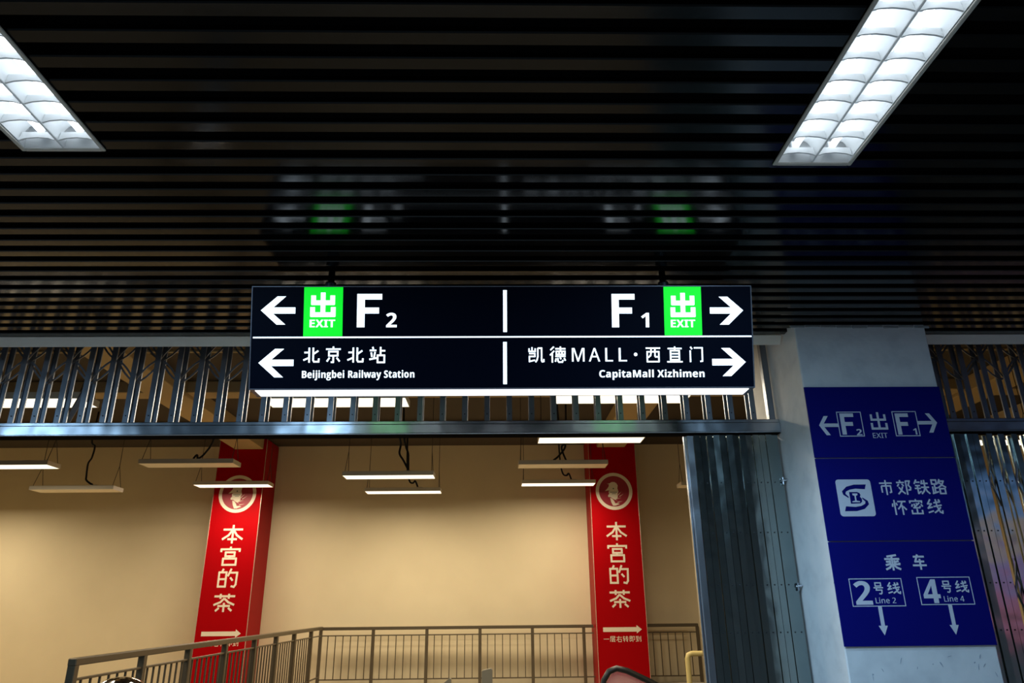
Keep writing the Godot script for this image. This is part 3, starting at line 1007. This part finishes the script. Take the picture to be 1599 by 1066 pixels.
# ------------------------------------------------------------------ red advertising pillars
func build_red_pillars() -> void:
	var words := ["red clad pillar with white writing behind the left railing", "red clad pillar with white writing at the right of the hall"]
	var cx := [-4.461, 2.011]
	for i in 2:
		var t := thing("red_pillar", words[i], "pillar", Vector3(cx[i], 0, -12.6), "red advertising pillars")
		var s := begin()
		box(s, Vector3(0, 2.19, 0.005), Vector3(0.812, 4.38, 0.01), 0.002)
		var f := obj("front_panel", s, M.red_cladding, t)
		for sx in [-1.0, 1.0]:
			s = begin()
			box(s, Vector3(sx * 0.405, 2.19, -0.346), Vector3(0.01, 4.38, 0.69), 0.002)
			obj("side_panel", s, M.red_side, t)
			s = begin()
			box(s, Vector3(sx * 0.41, 2.19, 0.005), Vector3(0.008, 4.38, 0.016), 0.002)
			obj("edge_strip", s, M.edge_trim, t)
		var W: Material = M.banner_cream
		var z := 0.01
		han_line(f, "lettering", [["本", [-0.187, 2.602, 0.19, 2.918]], ["宮", [-0.187, 2.248, 0.182, 2.558]], ["的", [-0.169, 1.897, 0.177, 2.211]], ["茶", [-0.191, 1.522, 0.181, 1.819]]], 9.5, z, W, 0.002)
		s = begin()
		plate(s, pts2([-0.309, 1.169, 0.237, 1.169, 0.237, 1.142, 0.323, 1.203, 0.237, 1.268, 0.237, 1.237, -0.309, 1.237]), z, z + 0.002)
		obj("arrow", s, W, f)
		var line := []
		var small := "一层右转即到"
		for k in 6:
			line.append([small[k], [-0.31 + 0.104 * k, 1.016, -0.215 + 0.104 * k, 1.107]])
		han_line(f, "lettering", line, 9.0, z, W, 0.002)
		# round emblem: pale ring, maroon disc, pale splash
		var c := Vector2(0, 3.427)
		s = begin()
		plate(s, circle(c, 0.318, 40), z, z + 0.002)
		var e := obj("emblem_ring", s, W, f)
		e.set_meta("label", "round emblem with a pale ring and a pale swirl")
		s = begin()
		plate(s, circle(c, 0.262, 40), z + 0.002, z + 0.003)
		obj("emblem_disc", s, M.emblem_maroon, f)
		s = begin()
		for swirl in [[-0.117, 0.127, -0.072, 0.135, -0.036, 0.157, 0.012, 0.159, 0.048, 0.137, 0.069, 0.097, 0.060, 0.048, 0.076, -0.008, 0.056, -0.048, 0.060, -0.097, 0.044, -0.129, 0.012, -0.149, -0.024, -0.129, -0.064, -0.101, -0.105, -0.097, -0.109, -0.072, -0.085, -0.040, -0.097, -0.016, -0.081, 0.016, -0.157, 0.004, -0.121, 0.040, -0.089, 0.081, -0.081, 0.121], [-0.076, -0.113, -0.040, -0.125, -0.008, -0.165, 0.008, -0.205, 0.048, -0.205, 0.089, -0.217, 0.044, -0.233, 0.012, -0.246, -0.032, -0.246, -0.060, -0.185]]:
			s = begin()
			for k in range(0, swirl.size(), 2):
				swirl[k] += c.x
				swirl[k + 1] += c.y
			plate(s, pts2(swirl), z + 0.003, z + 0.004)
			obj("emblem_swirl", s, W, f)
		s = begin()
		plate(s, circle(c + Vector2(-0.01, 0.045), 0.012, 10), z + 0.004, z + 0.005)
		plate(s, rect(-0.07, c.y - 0.022, 0.05, c.y - 0.012), z + 0.004, z + 0.005)
		plate(s, rect(-0.04, c.y - 0.048, 0.03, c.y - 0.04), z + 0.004, z + 0.005)
		obj("emblem_dot", s, M.emblem_green, f)
		s = begin()
		for q in [[0.06, -0.07, 0.13, 0.0], [0.09, -0.09, 0.17, -0.04], [-0.04, -0.11, 0.05, -0.165], [0.05, -0.19, 0.14, -0.17], [0.03, -0.13, 0.12, -0.11]]:
			var a := Vector2(q[0], q[1]) + c
			var b := Vector2(q[2], q[3]) + c
			var n := (b - a).orthogonal().normalized() * 0.006
			plate(s, PackedVector2Array([a - n, b, a + n]), z + 0.004, z + 0.005)
		obj("emblem_stroke", s, W, f)

func circle(c: Vector2, r: float, n: int) -> PackedVector2Array:
	var o := PackedVector2Array()
	for k in n:
		o.append(c + Vector2(cos(TAU * k / n), sin(TAU * k / n)) * r)
	return o

# ------------------------------------------------------------------ pendant panel lights of the hall
func build_pendants() -> void:
	# centre x, underside y, z of the far edge, lit, cable shape, label
	var list := [
		[-4.07, 3.19, -6.15, true, 0, "lit panel light seen through the left end of the grille"],
		[-1.37, 3.183, -6.15, true, 0, "lit panel light just under the left half of the hanging sign"],
		[1.07, 3.225, -6.22, true, 0, "lit panel light just under the right half of the hanging sign"],
		[1.06, 3.315, -8.25, true, 0, "lit panel light right below the gate track, above the right red pillar"],
		[-1.445, 3.185, -9.82, true, 1, "lit pendant panel in the middle, the upper of two"],
		[-1.509, 3.293, -11.85, true, 2, "lit pendant panel in the middle, the lower of two"],
		[-3.975, 3.301, -9.52, false, 3, "unlit pendant panel overlapping the top of the left red pillar"],
		[-4.28, 3.438, -12.0, true, 0, "lit pendant panel in front of the left round emblem"],
		[-6.151, 3.201, -10.9, false, 4, "unlit pendant panel with a black cable on the far left"],
		[-6.33, 3.30, -9.55, true, 0, "lit pendant panel cut by the left edge of the picture"],
		[0.877, 3.332, -9.9, false, 5, "unlit pendant panel left of the right red pillar"],
		[0.985, 3.428, -12.02, true, 2, "lit pendant panel beside the right round emblem"],
		[3.44, 3.30, -11.5, false, 0, "unlit pendant panel half hidden by the folded gate"],
		[-8.8, 3.3, -12.0, true, 0, "lit pendant panel beyond the left edge, close to the far wall"],
		[-8.8, 3.3, -9.8, true, 0, "lit pendant panel beyond the left edge, nearer the gate"],
		[5.55, 3.25, -8.2, true, 0, "lit panel light glimpsed through the right gate"],
	]
	for e in list:
		var t := thing("pendant_light", e[5], "pendant light", Vector3(e[0], e[1], e[2] + 0.15), "hanging panel lights of the hall")
		var s := begin()
		for sx in [-1.0, 1.0]:
			box(s, Vector3(0, 0.029, sx * 0.1465), Vector3(1.2, 0.058, 0.007), 0.002)
			box(s, Vector3(sx * 0.5965, 0.029, 0), Vector3(0.007, 0.058, 0.286), 0.002)
		box(s, Vector3(0, 0.056, 0), Vector3(1.186, 0.004, 0.286))
		obj("housing", s, M.panel_housing, t)
		s = begin()
		box(s, Vector3(0, 0.006, 0), Vector3(1.186, 0.006, 0.286))
		obj("diffuser_light" if e[3] else "diffuser", s, M.panel_light if e[3] else M.panel_off, t)
		if e[3]:
			area_light(t, "panel_light", Vector3(0, -0.002, 0), Vector3(-90, 0, 0), Vector2(1.18, 0.28), WARM, PANEL_ENERGY)
		var top: float = 4.4 - e[1]
		for sx in [-1.0, 1.0]:
			s = begin()
			for sz in [-1.0, 1.0]:
				tube(s, [Vector3(sx * 0.57, 0.058, sz * 0.12), Vector3(sx * 0.56, 0.36, 0)], 0.004, 5)
			tube(s, [Vector3(sx * 0.56, 0.36, 0), Vector3(sx * 0.56, top, 0)], 0.0045, 5)
			obj("suspension_wire", s, M.wire, t)
		s = begin()
		box(s, Vector3(0.25, 0.072, 0), Vector3(0.09, 0.028, 0.06), 0.003)
		obj("junction_box", s, M.panel_housing, t)
		var c := []
		if e[4] == 1:
			c = [[[0.1, 1.21], [0.11, 0.62], [0.13, 0.45], [0.12, 0.32], [0.18, 0.22], [0.25, 0.09]], [[0.14, 1.21], [0.17, 0.6], [0.2, 0.42], [0.24, 0.3], [0.25, 0.09]]]
		elif e[4] == 2:
			c = [[[0.02, 1.1], [0.04, 0.45], [0.08, 0.2], [0.14, 0.15], [0.18, 0.18], [0.22, 0.09]]]
		elif e[4] == 3:
			c = [[[0.28, 1.09], [0.27, 0.5], [0.24, 0.3], [0.17, 0.16], [0.1, 0.09], [0.06, 0.14], [0.03, 0.09]]]
		elif e[4] == 4:
			c = [[[0.1, 1.19], [0.09, 0.75], [0.13, 0.66], [0.13, 0.5], [0.1, 0.4], [0.09, 0.22], [0.12, 0.15], [0.22, 0.09]]]
		elif e[4] == 5:
			c = [[[-0.06, 1.06], [-0.03, 0.5], [0.05, 0.3], [-0.03, 0.16], [-0.12, 0.08]], [[0.08, 1.06], [0.06, 0.4], [0.0, 0.27], [0.02, 0.16], [0.06, 0.06]]]
		for path in c:
			var curve := Curve3D.new()
			for k in path.size():
				var p := Vector3(path[k][0], path[k][1], 0.02 * sin(k * 2.1))
				var d := Vector3.ZERO
				if k > 0 and k < path.size() - 1:
					d = Vector3(path[k + 1][0] - path[k - 1][0], path[k + 1][1] - path[k - 1][1], 0) * 0.18
				curve.add_point(p, -d, d)
			s = begin()
			tube(s, Array(curve.tessellate(3, 6)), 0.014, 6)
			obj("cable", s, M.cable_black, t)

# ------------------------------------------------------------------ railings
func build_railings() -> void:
	var R: Material = M.rail_steel
	var s := begin()
	box(s, Vector3(-0.7, 0.19, -13.0), Vector3(4.62, 0.38, 0.16), 0.01)
	tag(obj("kerb", s, M.kerb_stone), "stone kerb under the long railing along the far wall", "kerb", "kerbs under the railings")
	s = begin()
	box(s, Vector3(2.91, 0.19, -13.0), Vector3(0.95, 0.38, 0.16), 0.01)
	tag(obj("kerb", s, M.kerb_stone), "stone kerb under the short railing right of the right red pillar", "kerb", "kerbs under the railings")
	var spans := [[-2.95, 1.59, [-2.95, -2.08, -1.19, -0.305, 0.57, 1.43]], [2.44, 3.36, [2.46, 3.345]]]
	var words := ["brown steel railing along the far wall", "short brown steel railing right of the right red pillar"]
	for i in 2:
		var t := thing("railing", words[i], "railing", Vector3(spans[i][0], 0.38, -13.0), "railings of the hall")
		var x0: float = spans[i][0]
		var w: float = spans[i][1] - x0
		s = begin()
		box(s, Vector3(w * 0.5, 0.872, 0), Vector3(w, 0.05, 0.06), 0.006)
		obj("top_rail", s, R, t)
		for y in [0.763, 0.098]:
			s = begin()
			box(s, Vector3(w * 0.5, y, 0), Vector3(w, 0.018, 0.03), 0.002)
			obj("cross_rail", s, R, t)
		var ps: Array = spans[i][2]
		for k in ps.size():
			s = begin()
			box(s, Vector3(ps[k] - x0, 0.425, 0), Vector3(0.05, 0.85, 0.05), 0.004)
			obj("post", s, R, t)
			if k + 1 < ps.size():
				for j in range(1, 7):
					s = begin()
					box(s, Vector3(lerpf(ps[k], ps[k + 1], j / 7.0) - x0, 0.43, 0), Vector3(0.014, 0.66, 0.014))
					obj("baluster", s, R, t)
	# the side railing comes towards the gate along the left of the opening
	var t2 := thing("railing", "brown steel railing running towards the gate on the left", "railing", Vector3(-2.93, 0, -5.5), "railings of the hall")
	var zs := [0.0, -1.04, -1.98, -2.95, -3.95, -4.85, -5.75, -6.75]
	var a := Vector3(0, 1.20, 0.03)
	var b := Vector3(0, 1.262, -7.42)
	s = begin()
	bar(s, a, b, 0.06, 0.05, Vector3.UP, 0.006)
	obj("top_rail", s, R, t2)
	for dy in [-0.115, -0.74]:
		s = begin()
		bar(s, a + Vector3(0, dy, 0), b + Vector3(0, dy, 0), 0.03, 0.016, Vector3.UP, 0.002)
		obj("cross_rail", s, R, t2)
	for k in zs.size():
		var top: float = lerpf(1.18, 1.24, -zs[k] / 7.42)
		s = begin()
		box(s, Vector3(0, top * 0.5, zs[k]), Vector3(0.055, top, 0.055), 0.004)
		obj("post", s, R, t2)
		if k + 1 < zs.size():
			for j in range(1, 8):
				var z: float = lerpf(zs[k], zs[k + 1], j / 8.0)
				var y := lerpf(1.18, 1.24, -z / 7.42)
				s = begin()
				box(s, Vector3(0, y - 0.41, z), Vector3(0.014, 0.63, 0.014))
				obj("baluster", s, R, t2)

# ------------------------------------------------------------------ things at the lower edge
func build_small_things() -> void:
	# escalator handrail end
	var t := thing("escalator", "black escalator handrail end in front of the right red pillar", "escalator", Vector3(1.0, 0, -7.0))
	var path := [Vector3(-0.12, 0.62, 0), Vector3(-0.1, 0.80, 0), Vector3(-0.07, 0.92, 0), Vector3(-0.02, 0.99, 0), Vector3(0.05, 1.015, 0), Vector3(0.14, 0.995, 0), Vector3(0.34, 0.905, 0), Vector3(0.8, 0.66, 0), Vector3(1.5, 0.28, 0)]
	var s := begin()
	tube(s, path, 0.026, 10)
	obj("handrail", s, M.handrail_black, t)
	s = begin()
	var g := PackedVector2Array()
	for p in path:
		g.append(Vector2(p.x + (0.02 if p.x < 0.0 else 0.0), p.y - 0.02))
	g.append(Vector2(1.5, 0.1))
	g.append(Vector2(-0.1, 0.1))
	plate(s, g, -0.006, 0.006)
	obj("glass_balustrade", s, M.escalator_glass, t)
	s = begin()
	box(s, Vector3(0.7, 0.06, 0), Vector3(1.7, 0.12, 0.14), 0.01)
	obj("skirt", s, M.stainless, t)
	# grey posts
	for e in [[-0.1, 1.028, 0.095, "taller grey post with a flat top in front of the far railing"], [-0.455, 0.955, 0.08, "shorter grey post with a slanted top in front of the far railing"]]:
		s = begin()
		var h: float = e[1]
		var w: float = e[2]
		var sl := 0.015 if w > 0.09 else 0.045
		plate(s, pts2([-w * 0.5, 0, w * 0.5, 0, w * 0.5, h - 0.01, w * 0.5 - 0.012, h, -w * 0.5 + 0.008, h - sl, -w * 0.5, h - sl - 0.01]), -0.04, 0.04)
		var o := obj("grey_post", s, M.post_grey)
		o.position = Vector3(e[0], 0, -7.0)
		tag(o, e[3], "post", "grey posts")
	# yellow pipe barrier
	t = thing("pipe_barrier", "pale yellow bent pipe barrier beside the folded gate", "barrier", Vector3(1.93, 0, -8.0))
	s = begin()
	tube(s, [Vector3(0, 0, 0), Vector3(0, 1.03, 0), Vector3(0.012, 1.062, 0), Vector3(0.045, 1.075, 0), Vector3(0.9, 1.075, 0), Vector3(0.935, 1.06, 0), Vector3(0.945, 1.03, 0), Vector3(0.945, 0, 0)], 0.027, 12)
	obj("frame", s, M.yellow_pipe, t)
	s = begin()
	tube(s, [Vector3(0.02, 0.72, 0), Vector3(0.93, 0.72, 0)], 0.014, 8)
	obj("cross_bar", s, M.yellow_pipe, t)
	# litter bin with a domed lid
	t = thing("litter_bin", "shiny chrome domed lid at the lower left in front of the railing", "bin", Vector3(-2.35, 0, -5.0))
	s = begin()
	lathe(s, [[0.0, 0.0], [0.135, 0.0], [0.135, 1.0], [0.0, 1.0]], Vector3.ZERO, 28)
	obj("body", s, M.stainless, t)
	s = begin()
	var prof := [[0.142, 1.0], [0.144, 1.06]]
	for k in 7:
		var th := PI * 0.5 * (k + 1) / 7.0
		prof.append([0.142 * cos(th) + 0.002, 1.065 + 0.075 * sin(th)])
	lathe(s, prof, Vector3.ZERO, 28)
	obj("lid", s, M.chrome, t)
